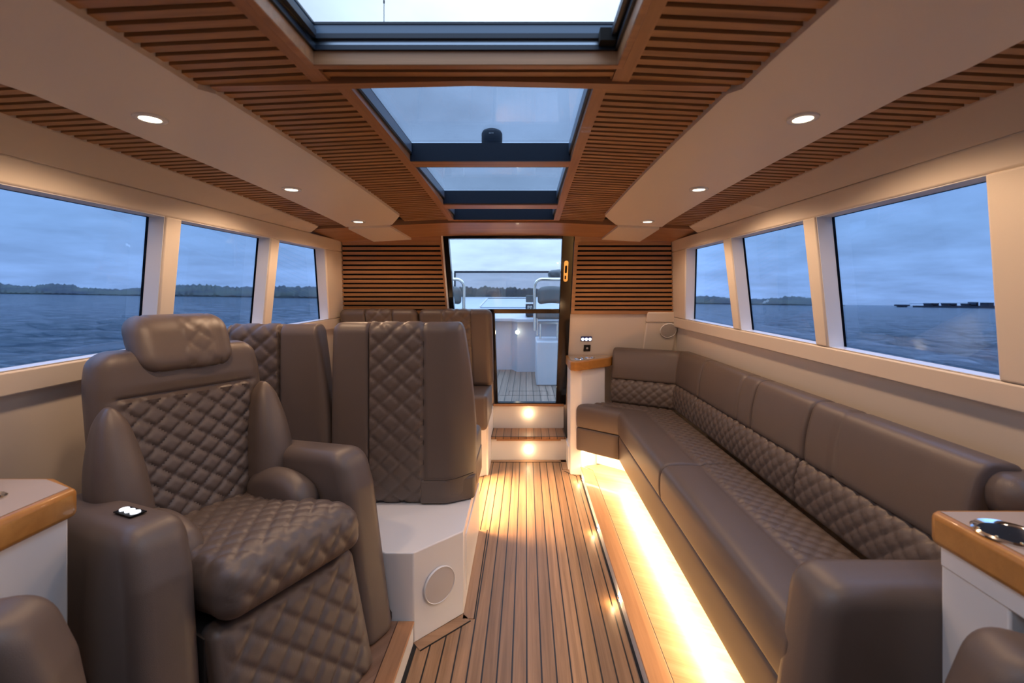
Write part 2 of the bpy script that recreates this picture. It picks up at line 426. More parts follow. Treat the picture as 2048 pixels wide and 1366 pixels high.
# ------------------------------------------------------------------ steps below the door
MB().box(-.262, .302, 3.61, 3.70, -.01, .365).build('trim_6', M['gel'], kind='structure')
MB().box(-.262, .302, 3.41, 3.63, -.01, .165).build('trim_7', M['gel'], kind='structure')
sill = MB().box(-.262, .302, 3.585, 3.66, .362, .384).build('trim_8', M['tk_x'], kind='structure', bevel=.004)
tr = MB().prism([(-.262,3.385),(-.262,3.61),(.302,3.61),(.302,3.385)], .163, .183).build('stair_tread', M['tread'], bevel=.003)
tag(tr, 'planked teak step tread below the glass door', 'step')
MB().box(-.222, .262, 3.395, 3.42, .150, .163).build('nosing_strip', M['tk_x'], tr)
e = MB(); e.box(-.262, -.257, 3.385, 3.61, .1831, .1845); e.box(.297, .302, 3.385, 3.61, .1831, .1845); e.box(-.257,.297,3.385,3.389,.1831,.1845)
e.build('caulk_line', M['caulk'], tr)
# side cheek left of the steps
MB().box(-.275, -.262, 3.12, 3.66, 0, .37).build('trim_9', M['gel'], kind='structure')

def spot_lamp(name, loc, dirv, power, size=1.2, blend=.6, col=DOWN, r=.02, parent=None):
    l = bpy.data.lights.new(name, 'SPOT'); l.energy = power; l.color = col; l.spot_size = size; l.spot_blend = blend; l.shadow_soft_size = r
    o = bpy.data.objects.new(name, l); C.objects.link(o)
    o.rotation_euler = Vector(dirv).to_track_quat('-Z', 'Y').to_euler()
    if parent: o.parent = parent; o.location = Vector(loc)-world_loc(parent)
    else: o.location = loc
    return o
# courtesy lights: little steel discs with a ring of light
def courtesy(name, c, n, r, label, group, power):
    t = thing(name, label, 'light', c, 0, group); n = Vector(n)
    MB().lathe([(r*.15,.000),(r,.000),(r,.003),(r*.86,.0045),(r*.84,.003),(r*.3,.003)], c, n, 24).build('lens', M['lamp2'], t, smooth=True)
    MB().lathe([(r*.45,.003),(r*.45,.008),(r*.38,.010),(.0005,.010)], c, n, 20).build('hood', M['chrome'], t, smooth=True)
    l = bpy.data.lights.new('glow', 'POINT'); l.energy = power; l.color = LED; l.shadow_soft_size = .008
    o = bpy.data.objects.new('glow', l); C.objects.link(o); o.parent = t; o.location = n*.028+Vector((0,0,-.004))
courtesy('courtesy_light', (.020, 3.61, .306), (0,-1,0), .017, 'round courtesy light on the upper white riser just under the door sill', 'step lights', .32)
courtesy('courtesy_light', (.020, 3.41, .085), (0,-1,0), .017, 'round courtesy light on the lower white riser under the teak tread', 'step lights', .32)

# ------------------------------------------------------------------ floor margin boards (caulked edge boards)
def margin(a, b, w, nm, mat):
    a = Vector((a[0], a[1], 0)); b = Vector((b[0], b[1], 0)); t = (b-a).normalized(); n = Vector((-t.y, t.x, 0))
    m = MB()
    m.add([a, b, b+n*w-t*0, a+n*w], [(0,1,2,3)])
    o = len(m.v); m.v += [v+Vector((0,0,.0025)) for v in m.v[:4]]; m.f += [[4,5,6,7],[0,1,5,4],[1,2,6,5],[2,3,7,6],[3,0,4,7]]
    ob = m.build(nm, mat, kind='structure')
    c = MB(); q = [a+n*w, b+n*w, b+n*(w+.0045), a+n*(w+.0045)]
    c.add([p+Vector((0,0,.0005)) for p in q]+[p+Vector((0,0,.0022)) for p in q], [(0,1,2,3),(4,5,6,7),(0,1,5,4),(1,2,6,5),(2,3,7,6),(3,0,4,7)])
    c.build('caulk_line', M['caulk'], ob)
    return ob
margin((-.250,2.39), (-.2445,1.735), .042, 'trim_10', M['margin_y'])
margin((-.2445,1.76), (-.4035,1.614), .045, 'trim_11', M['margin_x'])
margin((-.403,1.61), (-.403,-1.0), .005, 'trim_12', M['caulk'])
margin((.380,-1.0), (.380,3.13), .005, 'trim_13', M['caulk'])
margin((.302,3.40), (-.262,3.40), .035, 'trim_14', M['margin_x'])
margin((.302,3.22), (.302,3.41), .040, 'trim_15', M['margin_y'])
margin((.38,3.13), (.302,3.22), .040, 'trim_16', M['margin_x'])

# ------------------------------------------------------------------ right platform under the sofa
MB().prism([(.38,-1.05),(.38,3.13),(1.40,3.45),(1.40,-1.05)], 0, .052).build('trim_17', M['gel'], kind='structure')
MB().prism([(.378,-1.05),(.378,3.12),(.392,3.12),(.454,3.06),(.454,-1.05)], .052, .058).build('trim_18', M['oak_x'] if 0 else M['tk_y'], kind='structure', bevel=.002)
MB().prism([(.456,-1.05),(.456,3.065),(.40,3.14),(1.30,3.34),(1.30,-1.05)], .052, .0575).build('trim_19', M['plat'], kind='structure')
for i, (D, where) in enumerate(((3.00, 'farthest of three on the low white kerb, nearest the steps'), (2.36, 'middle of three on the low white kerb beside the aisle'), (1.82, 'nearest of three on the low white kerb beside the aisle'))):
    c = (.380, D, .028)
    courtesy('kerb_light', c, (-1,0,0), .016, 'small round courtesy light, '+where, 'kerb lights', .22)
# left platform under the armchair
MB().prism([(-.403,-1.05),(-.403,1.607),(-.51,1.607),(-1.085,1.93),(-1.60,1.93),(-1.60,-1.05)], 0, .082).build('trim_20', M['gel'], kind='structure')
MB().prism([(-.396,-1.05),(-.396,1.60),(-.455,1.60),(-.455,-1.05)], .082, .092).build('trim_21', M['tk_y'], kind='structure', bevel=.003)
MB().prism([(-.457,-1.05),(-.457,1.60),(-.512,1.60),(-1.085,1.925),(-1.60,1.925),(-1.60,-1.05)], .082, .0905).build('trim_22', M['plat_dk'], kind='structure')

# ------------------------------------------------------------------ ceiling
roof = MB()
def strip(mb, x0, x1, y0, y1, z0, z1, n=10):
    for k in range(n):
        a = y0+(y1-y0)*k/n; b_ = y0+(y1-y0)*(k+1)/n
        mb.box(x0, x1, a, b_, z0, z1)
    return mb
XL2, XR2 = XC-.290, XC+.290            # roof light frame, aft lights
XL1, XR1 = XC-.325, XC+.325            # big opening roof
for s in (-1, 1):
    a, b_ = sorted((XC+s*.325, XC+s*1.36)); strip(roof, a, b_, -1.1, 1.03, .020, .050, 3)
    a, b_ = sorted((XC+s*.290, XC+s*1.36)); strip(roof, a, b_, 1.03, 3.02, .020, .050, 14)
roof.box(XL1, XR1, .955, 1.03, .020, .05); roof.box(XL2, XR2, 1.03, 1.075, .020, .05)
roof.box(XL2, XR2, 1.625, 1.70, .02, .05); roof.box(XL2, XR2, 2.27, 2.355, .02, .05); strip(roof, XL2, XR2, 2.60, 3.02, .02, .05, 4)
roof.box(XL1, XR1, -1.1, -.35, .02, .05)
roof.warp(ceil_warp).build('ceiling', M['dark'], kind='structure')
# transverse slats
PITCH = .0345
def bx(D):   # half widths: inner and outer edge of the white beams
    t = sat((D-1.05)/(2.5-1.05))
    inner = .600-.05*t if D > 1.04 else .622
    outer = (.985-.07*t) if D > .98 else 1.01
    return inner, outer
def ho(D): return 1.07+(1.18-1.07)*(2.62-D)/1.5
for s, nm in ((-1, 'trim_23'), (1, 'trim_24')):
    mb = MB(); D = -.40
    while D < 2.585:
        w = PITCH*.60
        if 1:
            i, o = bx(D)
            fx = (.362 if D < 1.0 else .320)
            a, b_ = sorted((XC+s*fx, XC+s*(i+.02)))
            if not (1.035 < D+w/2 < 1.06): mb.box(a, b_, D, D+w, 0, .014)
            a, b_ = sorted((XC+s*(o-.02), XC+s*ho(D))); mb.box(a, b_, D, D+w, 0, .014)
        D += PITCH
    mb.warp(ceil_warp).build(nm, M['slat'], kind='structure')
mb = MB()                              # the two slats and the cross board aft of the opening roof
mb.box(XL1, XR1, .972, .992, 0, .014); mb.box(XL1, XR1, 1.004, 1.024, 0, .014)
mb.warp(ceil_warp).build('trim_25', M['slat'], kind='structure')
mb = MB(); mb.box(XC-.60, XC, 1.036, 1.062, -.004, .018); mb.box(XC, XC+.60, 1.036, 1.062, -.004, .018)
mb.warp(ceil_warp).build('trim_26', M['rail_x'], kind='structure')
# fore and aft rails and cross bars
mb = MB()
for s in (-1, 1):
    a, b_ = sorted((XC+s*.325, XC+s*.364)); strip(mb, a, b_, -1.0, 1.036, -.006, .02, 3)
    a, b_ = sorted((XC+s*.288, XC+s*.321)); strip(mb, a, b_, 1.062, 2.60, -.006, .02, 12)
mb.warp(ceil_warp).build('trim_27', M['rail_y'], kind='structure')
mb = MB()
mb.box(XL2, XR2, 1.625, 1.69, -.004, .02); mb.box(XL2, XR2, 2.27, 2.345, -.004, .02); mb.box(XL2, XR2, 2.59, 2.625, -.004, .02)
mb.warp(ceil_warp).build('trim_28', M['rail_x'], kind='structure')
# plain wood soffit in front of the bulkhead
mb = MB()
for k in range(8):
    a = XC-1.16+2.32*k/8
    mb.box(a, a+.29, 2.615, 3.03, -.014, .02)
mb.warp(ceil_warp).build('trim_29', M['rail_x'], kind='structure')
# white beams that carry the downlights
for s, nm, lab in ((-1, 'trim_30', 'left'), (1, 'trim_31', 'right')):
    mb = MB(); rows = []
    st = [-1.1, -.5, 0, .4, .7, .9, 1.02, 1.028, 1.056, 1.10, 1.3, 1.5, 1.7, 1.9, 2.1, 2.3, 2.42, 2.5, 2.61]
    for D in st:
        i, o = bx(D)
        if D < 1.035 and D > 1.02: i = .622
        if D < .9: i = .622+.03*sat((.9-D)/.9)
        if D > 2.45: i = .55+.10*sat((D-2.45)/.12)
        xi, xo = XC+s*i, XC+s*o; zz = -.012
        rows.append([Vector((xi, D, zc(xi,D)+.016)), Vector((xi, D, zc(xi,D)+zz)), Vector((xo, D, zc(xo,D)+zz)), Vector((xo, D, zc(xo,D)+.016))])
    o = mb.rows(rows, True, True).build(nm, M['cream'], kind='structure')
    mb = MB()
    q = [(XC+s*.66, 2.606), (XC+s*.90, 2.606), (XC+s*.875, 3.03), (XC+s*.62, 3.03)]
    for k in range(1):
        mb.prism(q, -.026, -.012)
    mb.warp(ceil_warp).build('end_panel', M['cream'], o)
# opening roof: stacked rails round the opening (open above)
Y0, Y1 = -.40, .955
def ring(z0, z1, inset, mat, nm, depth=.03, parent=None):
    mb = MB()
    mb.box(XL1+inset-.001, XL1+inset+depth, Y0, Y1-inset, z0, z1)
    mb.box(XR1-inset-depth, XR1-inset+.001, Y0, Y1-inset, z0, z1)
    mb.box(XL1+inset, XR1-inset, Y1-inset-depth, Y1-inset, z0, z1)
    mb.box(XL1+inset, XR1-inset, Y0, Y0+depth, z0, z1)
    return mb.build(nm, mat, parent, kind=None if parent else 'structure')
zb = zc(XL1, .9)
w = MB()
for (a, b_, c_, d_) in ((XL1-.012, XL1+.004, Y0, Y1), (XR1-.004, XR1+.012, Y0, Y1), (XL1-.012, XR1+.012, Y1-.004, Y1+.014)):
    w.box(a, b_, c_, d_, zb-.012, zb+.022)
w.build('trim_32', M['rail_x'], kind='structure', bevel=.002)
rf = ring(zb+.018, zb+.028, .000, M['navy'], 'window_9', .010)
ring(zb+.028, zb+.040, -.004, M['alu'], 'track', .010, rf)
ring(zb+.040, zb+.050, .002, M['navy'], 'seal', .012, rf)
ring(zb+.050, zb+.074, -.004, M['grey'], 'deflector', .008, rf)
ring(zb+.074, zb+.079, -.004, M['navy'], 'rim', .010, rf)
for x in (XL1+.018, XR1-.018):
    MB().box(x-.004, x+.004, Y0, Y1-.03, zb+.034, zb+.048).build('rail', M['navy'], rf)
MB().box(XR1-.045, XR1-.012, Y1-.035, Y1-.012, zb+.024, zb+.050).build('latch', M['dark'], rf)
# fixed roof lights: well lining and glass
for n, (a, b_) in enumerate(((1.075, 1.625), (1.70, 2.27), (2.355, 2.59))):
    z0 = zc(XL2, (a+b_)/2)
    mb = MB(); th = .008
    mb.box(XL2, XL2+th, a, b_, z0+.012, z0+.053); mb.box(XR2-th, XR2, a, b_, z0+.012, z0+.053)
    mb.box(XL2, XR2, b_-th, b_, z0-.012, z0+.053); mb.box(XL2, XR2, a, a+th, z0+.012, z0+.053)
    wn_ = mb.build('window_%d' % (10+n), M['navy'], kind='structure')
    fr = MB()
    fr.box(XL2+th, XL2+th+.002, a+.01, b_-.02, z0+.016, z0+.047); fr.box(XR2-th-.002, XR2-th, a+.01, b_-.02, z0+.016, z0+.047)
    fr.build('side_lining', M['grey'], wn_)
    MB().box(XL2, XR2, a, b_, z0+.053, z0+.059).build('pane', M['sky_glass'], wn_)
# downlights
def downlight(x, D, s, label, pw=1.):
    z = zc(x, D)-.012
    tz = Vector((-.05*s*-1 if 0 else 0, 0, -1))
    t = thing('downlight', label, 'light', (x, D, z), 0, 'ceiling downlights')
    MB().lathe([(.024,.002),(.024,-.004),(.030,-.006),(.037,-.004),(.039,.004)], (x,D,z), (0,0,1), 36, False).build('bezel', M['gel'], t, smooth=True)
    MB().lathe([(.0005,-.0042),(.015,-.0044),(.025,-.0036)], (x,D,z), (0,0,1), 28, False).build('lens', M['lamp'], t, smooth=True)
    spot_lamp('bulb', (x, D, z-.02), (0,0,-1), P_DOWN*pw, 2.75, .35, DOWN, .03, t)
P_DOWN = 9.5
for s, side in ((-1, 'left'), (1, 'right')):
    downlight(XC+s*.86, .47, s, 'added unseen downlight in the %s white beam over the camera, brightening the near walls' % side, .45)  # dim out-of-frame pair, added because the near walls came out too dark
    for D, w_ in ((1.165, 'nearest'), (1.867, 'middle'), (2.49, 'farthest')):
        hh = .845 if D < 2 else (.80 if D > 2.3 else .83)
        downlight(XC+s*hh, D, s, 'round lit ceiling downlight, %s of the three in the %s white ceiling beam' % (w_, side))

# ------------------------------------------------------------------ bulkhead fittings, right of the door
def on_bulk(u, v, lift=0.):       # photo pixel -> point on the raked bulkhead
    # z from v with Y = 3.79-.5z
    k = (v-590)/F; z = (1.25-k*3.79)/(1-.5*k); Y = YB(z); return (u-1052)/F*Y, z
x, z = on_bulk(1172.5, 677.5)
t = thing('light_switch_panel', 'small blue switch plate with three round lit buttons on the white bulkhead', 'switch', (x, YB(z), z))
MB().box(x-.041, x+.041, -.008, .002, z-.018, z+.018).warp(bulk_warp).build('plate', M['blue'], t, bevel=.002)
for k in (-1, 0, 1):
    c = Vector(bulk_warp(x+.0265*k, -.008, z-.002))
    MB().lathe([(.0115,0),(.0115,.004),(.009,.006),(.0005,.006)], c, Vector((0,-1,-.45)), 20).build('button', M['btn'], t, smooth=True)
x, z = on_bulk(1174, 696)
t = thing('power_socket', 'square black power socket below the three lit buttons', 'socket', (x, YB(z), z))
MB().box(x-.025, x+.025, -.007, .002, z-.026, z+.026).warp(bulk_warp).build('plate', M['black'], t, bevel=.002)
MB().lathe([(.008,0),(.008,.004),(.004,.005)], Vector(bulk_warp(x, -.007, z)), (0,-1,-.45), 16).build('port', M['grille'], t, smooth=True)
# moulded speaker housing in the aft right corner
b = MB()
xa, _ = on_bulk(1291, 640); xb = XW(1, 3.2, 1.0, .02)
b.box(xa, xb, -.030, .0, 1.052, 1.128); b.box(xa+.004, xb, -.020, .0, .60, 1.052)
b.warp(bulk_warp).build('trim_33', M['cream'], kind='structure', bevel=.010)
def speaker(c, n, r, mat, label):
    t = thing('speaker', label, 'speaker', c); n = Vector(n).normalized()
    MB().lathe([(r,-.002),(r,.003),(r*.96,.006),(r*.93,.004)], c, n, 40, False).build('ring', M['gel'], t, smooth=True)
    MB().lathe([(r*.94,.003),(r*.6,.0045),(.0005,.0050)], c, n, 40, False).build('grille', mat, t, smooth=True)
x, z = on_bulk(1334, 660)
speaker(Vector(bulk_warp(x, -.030, z)), (0,-1,-.5), .060, M['grille'], 'round grey speaker grille set in the cream corner of the aft bulkhead')

# ------------------------------------------------------------------ small aft side table right of the door
t = thing('side_table', 'small corner side table with golden wooden rim beside the glass door', 'table', (.40, 3.25, 0), 0, 'side tables')
MB().prism([(.308,3.13),(.385,3.118),(.570,3.25),(.570,3.36),(.308,3.36)], 0, .735).build('cabinet', M['gel'], t, bevel=.006)
pl = [(.298,3.10),(.305,3.065),(.33,3.045),(.36,3.05),(.588,3.228),(.600,3.240),(.660,3.350),(.62,3.375),(.298,3.375)]
MB().prism(pl, .735, .798).build('rim', M['oak_x'], t, bevel=.006, seg=3)
pl2 = [(.312,3.10),(.322,3.08),(.345,3.068),(.578,3.242),(.59,3.25),(.645,3.350),(.61,3.37),(.312,3.37)]
MB().prism(pl2, .797, .8005).build('table_top', M['stone'], t)
for (cx, cy) in ((.375, 3.15), (.455, 3.22)):
    MB().lathe([(.036,0),(.036,.004),(.033,.007),(.029,.004),(.027,-.001)], (cx,cy,.8005), (0,0,1), 32, False).build('cup_rim', M['chrome'], t, smooth=True)
    MB().lathe([(.028,.0002),(.0005,.0002)], (cx,cy,.8015), (0,0,1), 32, False).build('cup_well', M['cup'], t)
# low kick wedge linking cabinet foot to kerb
MB().prism([(.302,3.41),(.302,3.225),(.38,3.13),(.42,3.13),(.42,3.41)], 0, .165).build('trim_34', M['gel'], kind='structure')

# ------------------------------------------------------------------ sofa
SF = Vector((.0,1.02,0))
sofa = thing('corner_sofa', 'long taupe leather corner sofa with diamond quilting along the right side', 'sofa', (.9, 2.0, .055))
L = M['lea']
def P2(a, b, t): return a[0]+(b[0]-a[0])*t, a[1]+(b[1]-a[1])*t
FR = [(.598, 1.02), (.598, 2.915), (.345, 3.115)]          # front edge of seat
BK = [(.985, 1.02), (.985, 3.0), (.605, 3.225)]           # foot of the backrest
def path(pts, s, s_of):                                    # position at station s
    for i in range(len(pts)-1):
        if s <= s_of[i+1]+1e-9: 
            t = (s-s_of[i])/(s_of[i+1]-s_of[i]); return Vector((*P2(pts[i], pts[i+1], max(0,t)), 0))
    return Vector((*pts[-1], 0))
S_OF = [0, 1.96, 2.36]
def frange(a, b, step):
    n = max(1, int(math.ceil((b-a)/step))); return [a+(b-a)*i/n for i in range(n+1)]
def outn(s):                                               # mitred outward direction along the back
    n1 = Vector((1,0,0)); d = Vector((BK[2][0]-BK[1][0], BK[2][1]-BK[1][1], 0)).normalized(); n2 = Vector((d.y, -d.x, 0))
    if s < 1.90: return n1
    if s > 2.02: return n2
    m = (n1+n2); return m/(1+n1.dot(n2))
def grid_normals(rows):
    R = len(rows); K = len(rows[0]); out = []
    for i in range(R):
        r = []
        for k in range(K):
            a = rows[min(i+1,R-1)][k]-rows[max(i-1,0)][k]; b_ = rows[i][(k+1)%K]-rows[i][(k-1)%K]
            r.append(a.cross(b_).normalized() if a.cross(b_).length > 1e-12 else Vector((0,0,1)))
        out.append(r)
    return out
def loft(stations, section, hfun=None, rnd=.015, name='x', mat=None, parent=None, flip=1):
    """stations: list of s; section(s) -> closed list of Vector; ends rounded over rnd; hfun(s, k, K, point) height on outward normal"""
    s0, s1 = stations[0], stations[-1]; st = []
    ea = [(s0+rnd*(1-math.cos(a)), rnd*(1-math.sin(a))) for a in [PI/2*j/5 for j in range(5)]]
    eb = [(s1-rnd*(1-math.cos(a)), rnd*(1-math.sin(a))) for a in [PI/2*j/5 for j in range(5)]][::-1]
    mid = [(s, 0.) for s in stations if s0+rnd < s < s1-rnd]
    rows = []; ins = []
    for s, e_ in ea+mid+eb: rows.append(section(s)); ins.append(e_); st.append(s)
    N = grid_normals(rows)
    c0 = sum(rows[len(rows)//2], Vector())/len(rows[0]); k0 = max(range(len(rows[0])), key=lambda k: (rows[len(rows)//2][k]-c0).length)
    sg = 1 if N[len(rows)//2][k0].dot(rows[len(rows)//2][k0]-c0) > 0 else -1
    out = []
    for i, r in enumerate(rows):
        o = []
        for k, p in enumerate(r):
            n = N[i][k]*sg; h = -ins[i]
            if hfun: h += hfun(st[i], k, len(r), p)*(1-sat(ins[i]/rnd))
            o.append(p+n*h)
        out.append(o)
    return MB().rows(out, True, True).build(name, mat or L, parent, smooth=True)
def rounded_profile(pts, step=.012):
    """pts: list of (a, z, r) corners -> dense closed profile with rounded corners; returns points and running length"""
    n = len(pts); out = []
    for i in range(n):
        p = Vector(pts[i][:2]); r = pts[i][2]; a = (Vector(pts[i-1][:2])-p); b_ = (Vector(pts[(i+1)%n][:2])-p)
        la, lb = a.length, b_.length; a.normalize(); b_.normalize()
        ang = a.angle(b_); t = min(r/math.tan(ang/2), la*.48, lb*.48)
        p0 = p+a*t; p1 = p+b_*t; m = max(2, int(r/.006)+2); m = min(m, 8)
        for j in range(m+1):
            u = j/m; out.append(p0*(1-u)**2+p*2*u*(1-u)+p1*u*u)
    res = []
    for i in range(len(out)):
        a, b_ = out[i], out[(i+1)%len(out)]; m = max(1, int((b_-a).length/step))
        for j in range(m): res.append(a+(b_-a)*j/m)
    return res
ZS = .49
seat_prof = rounded_profile([(0, .340, .012), (1, .335, .01), (1, ZS-.012, .012), (0, ZS, .045)], .010)
def seat_section(s):
    f = path(FR, s, S_OF); bq = path(BK, s, S_OF); d = bq-f; Ln = d.length; u = d/Ln
    return [f+u*(p.x*.2 if 0 else p.x)*1.0+Vector((0,0,p.y)) for p in seat_prof_L(Ln)]
_cache = {}
def seat_prof_L(Ln):
    return [Vector((x_, z_)) for x_, z_ in SEATP(Ln)]
def SEATP(Ln):
    key = 'seat'
    if key not in _cache:
        _cache[key] = rounded_profile([(0, .340, .012), (.387, .335, .01), (.387, ZS-.012, .012), (0, ZS, .045)], .010)
    k = Ln/.387
    return [(p.x*k, p.y) for p in _cache[key]]
def seat_h(s, k, K, p):
    q = _cache['seat'][k]
    if q.y < ZS-.03: 
        return .004*math.sin(PI*sat((q.y-.34)/.13)) if q.x < .02 else 0.
    x_ = q.x
    if x_ < .185: return -.004*math.exp(-((x_-.185)/.006)**2)+.006*math.sin(PI*sat(x_/.185))
    if x_ > .37: return 0.
    a = quilt(s, (x_-.185), .060, .060, .009)
    return a*sat((x_-.185)/.012)-.004*math.exp(-((x_-.185)/.006)**2)
SEAT_SPLIT = 1.02
seats = []
for (a, b_) in ((0.0, SEAT_SPLIT-.003), (SEAT_SPLIT+.003, 1.96+.40)):
    stn = frange(a, b_, .0072)
    seats.append(loft(stn, lambda s: [path(FR,s,S_OF)+((path(BK,s,S_OF)-path(FR,s,S_OF)).normalized())*x_+Vector((0,0,z_)) for x_, z_ in SEATP((path(BK,s,S_OF)-path(FR,s,S_OF)).length)],
         seat_h, .014, 'seat_cushion', L, sofa))
# fascia below the seat
def fsec(z0, z1, t0, t1):
    pr = rounded_profile([(t0, z0, .012), (t1, z0, .01), (t1, z1, .01), (t0, z1, .014)], .03)
    return lambda s: [path(FR,s,S_OF)+((path(BK,s,S_OF)-path(FR,s,S_OF)).normalized())*p.x+Vector((0,0,p.y)) for p in pr]
loft(frange(0, 1.955, .08), fsec(.178, .337, .002, .07), None, .008, 'fascia', L, sofa)
loft(frange(1.962, 2.36, .05), fsec(.178, .337, .002, .07), None, .008, 'fascia', L, sofa)
# hidden carcass: white plinth set back behind the light
MB().prism([(.76,.95),(.76,2.98),(.50,3.19),(.72,3.33),(1.1,3.05),(1.1,.95)], .0576, .33).build('plinth', M['gel'], sofa)
# LED tape under the front
mb = MB()
mb.hexa([(.655,1.0,.176),(.675,1.0,.176),(.675,2.93,.176),(.655,2.93,.176)], [(.655,1.0,.180),(.675,1.0,.180),(.675,2.93,.180),(.655,2.93,.180)])
mb.build('led_strip', M['led'], sofa, label='glowing warm light tape under the front edge')
def area(name, loc, sx, sy, power, col, rot=(0,0,0), parent=None, spread=PI):
    l = bpy.data.lights.new(name, 'AREA'); l.shape = 'RECTANGLE'; l.size = sx; l.size_y = sy; l.energy = power; l.color = col; l.spread = spread
    o = bpy.data.objects.new(name, l); C.objects.link(o); o.rotation_euler = rot
    if parent: o.parent = parent; o.location = Vector(loc)-world_loc(parent)
    else: o.location = loc
    return o
area('led_glow', (.640, 1.95, .172), .03, 1.95, 13.5, (1.0, .75, .46), (0, 0, 0), sofa)
area('led_glow_aft', (.52, 3.03, .172), .03, .32, 1.8, LED, (0, 0, math.radians(52)), sofa)
# backrest: lower quilted roll and upper smooth roll
low_prof = rounded_profile([(.0, ZS-.01, .02), (.09, ZS-.01, .01), (.10, .645, .012), (.012, .645, .030)], .008)
up_prof = rounded_profile([(.012, .648, .020), (.13, .648, .01), (.155, .862, .03), (.050, .872, .045)], .010)
def bsec(pr):
    def fn(s):
        o = path(BK, s, S_OF); n = outn(s)
        return [o+n*p.x+Vector((0,0,p.y)) for p in pr]
    return fn
def back_warp(z_): return 0
cuts_low = [0, .62, 1.60, 2.362]
def low_h(s, k, K, p):
    q = low_prof[k]
    if q.x > .055: return 0.
    r = .010*math.sin(PI*sat((q.y-ZS)/.155))
    for sm in (1.10, 2.0): r -= .004*math.exp(-((s-sm)/.006)**2)
    return r+quilt(s, q.y, .062, .056, .0085)*sat((q.y-ZS)/.01+.3)
for i in range(3):
    loft(frange(cuts_low[i]+.002, cuts_low[i+1]-.002, .0065), bsec(low_prof), low_h, .012, 'lumbar_cushion', L, sofa, )
SEAMS = [.45, .60, 1.11, 1.58]
def up_h(s, k, K, p):
    q = up_prof[k]
    r = .009*math.sin(PI*sat((q.y-.65)/.2)) if q.x < .08 else 0.
    for sm in SEAMS: r -= .009*math.exp(-((s-sm)/.006)**2)
    return r
for a, b_ in ((0, .60), (.60, .98), (.98, 2.362)):
    loft(frange(a+.0015, b_-.0015, .012), bsec(up_prof), up_h, .012, 'back_cushion', L, sofa)
def seam_line(pts, r=.0016, parent=None, name='seam'): return MB().tube(pts, r, 6).build(name, M['seam'], parent, smooth=True)
# near end arm
def arm_mesh(wx, wy0, wy1, zt): pass
def smooth_extrude(profile, w, r, fn, nm, mat, parent, local=False, k=5, disp=None):
    """closed profile (u, v) pushed through thickness w, edges rounded by r; fn(u, v, t) -> point"""
    n = len(profile); nor = []
    area2 = sum(profile[i].x*profile[(i+1)%n].y-profile[(i+1)%n].x*profile[i].y for i in range(n))
    sg = -1 if area2 > 0 else 1
    for i in range(n):
        t = (profile[(i+1)%n]-profile[i-1]).normalized(); nor.append(Vector((-t.y, t.x))*sg)
    rows = []
    seq = [(-w/2+r*(1-math.cos(a)), r*(1-math.sin(a))) for a in [PI/2*j/k for j in range(k+1)]]
    seq = seq+[(-t, e_) for t, e_ in seq[::-1]]
    for t, e_ in seq:
        rows.append([Vector(fn(*(p-nn*e_), t)) for p, nn in zip(profile, nor)])
    mb = MB().rows(rows, True, False)
    K = n
    for rr, rev in ((0, True), (len(rows)-1, False)):       # fan caps
        c = sum(rows[rr], Vector())/n; mb.v.append(c); ci = len(mb.v)-1
        for i in range(n):
            mb.f.append([rr*n+i, rr*n+(i+1)%n, ci])
    return mb.build(nm, mat, parent, smooth=True, local=local)
arm_prof = rounded_profile([(.585, .06, .02), (1.19, .06, .02), (1.17, .632, .03), (.622, .636, .075)], .03)
def armfn(u, v, t):
    u2 = u-.045*(1-sat(v/.64))*(1-sat((u-.58)/.3))
    return (u2, 1.005+t+.0*v, v)
smooth_extrude(arm_prof, .15, .045, armfn, 'arm', L, sofa)
# rounded end bolster on top of the backrest
bo = rbox((.075, .06, .05), .045, .03); bo.v = [v+Vector((1.115, 1.012, .800)) for v in bo.v]
bo.build('end_bolster', L, sofa, smooth=True)

# ------------------------------------------------------------------ foreground side tables
def side_table(s, label):
    D0, D1 = (.875, 1.112) if s < 0 else (.70, .948)
    xi = -1.047 if s < 0 else .842
    zt = .80
    xo = XW(s, .9, .80, .0)
    t = thing('side_table', label, 'table', ((xi+xo)/2, .95, .09 if s < 0 else .058), 0, 'side tables')
    ch = .06 if s < 0 else .010
    def poly(e):
        return [(xi+s*e, D0+e), (xi+s*e, D1-ch-e*.3), (xi+s*(ch*1.9+e*.4), D1-e), (xo, D1-e), (xo, D0+e)]
    MB().prism(poly(0), zt-.066, zt).build('rim', M['oak_x'], t, bevel=.012, seg=3)
    MB().prism(poly(.017), zt-.001, zt+.0015).build('table_top', M['stone'], t)
    MB().prism([(x_, max(y_, .80 if x_ < 1.0 else .70) if s > 0 else y_) for x_, y_ in poly(.018)], .092 if s < 0 else .058, zt-.066).build('cabinet', M['gel'], t, bevel=.004)
    if s > 0: MB().box(xi+.014, xo-.01, .705, .93, .692, zt-.064).build('apron', M['gel'], t, bevel=.003)
    cx, cy, r = (.905, .842, .050) if s > 0 else (-1.185, .985, .030)
    MB().lathe([(r+.004,0),(r+.004,.003),(r,.006),(r-.006,.003),(r-.008,-.0005)], (cx,cy,zt+.0015), (0,0,1), 40, False).build('cup_rim', M['chrome'], t, smooth=True)
    MB().lathe([(r-.006,.0003),(.0005,.0003)], (cx,cy,zt+.0022), (0,0,1), 40, False).build('cup_well', M['cup'], t)
    if s > 0:
        for k in range(5):
            a = math.radians(165+k*38)
            MB().lathe([(.0028,0),(.0028,.003),(.0005,.0042)], (cx+(r-.002)*math.cos(a), cy+(r-.002)*math.sin(a), zt+.006), (0,0,1), 10, False).build('cup_stud', M['brass'], t, smooth=True, label='tiny bright stud on the cup holder rim')
    return t
side_table(-1, 'wooden rimmed side table with cut corner at the left edge beside the armchair')
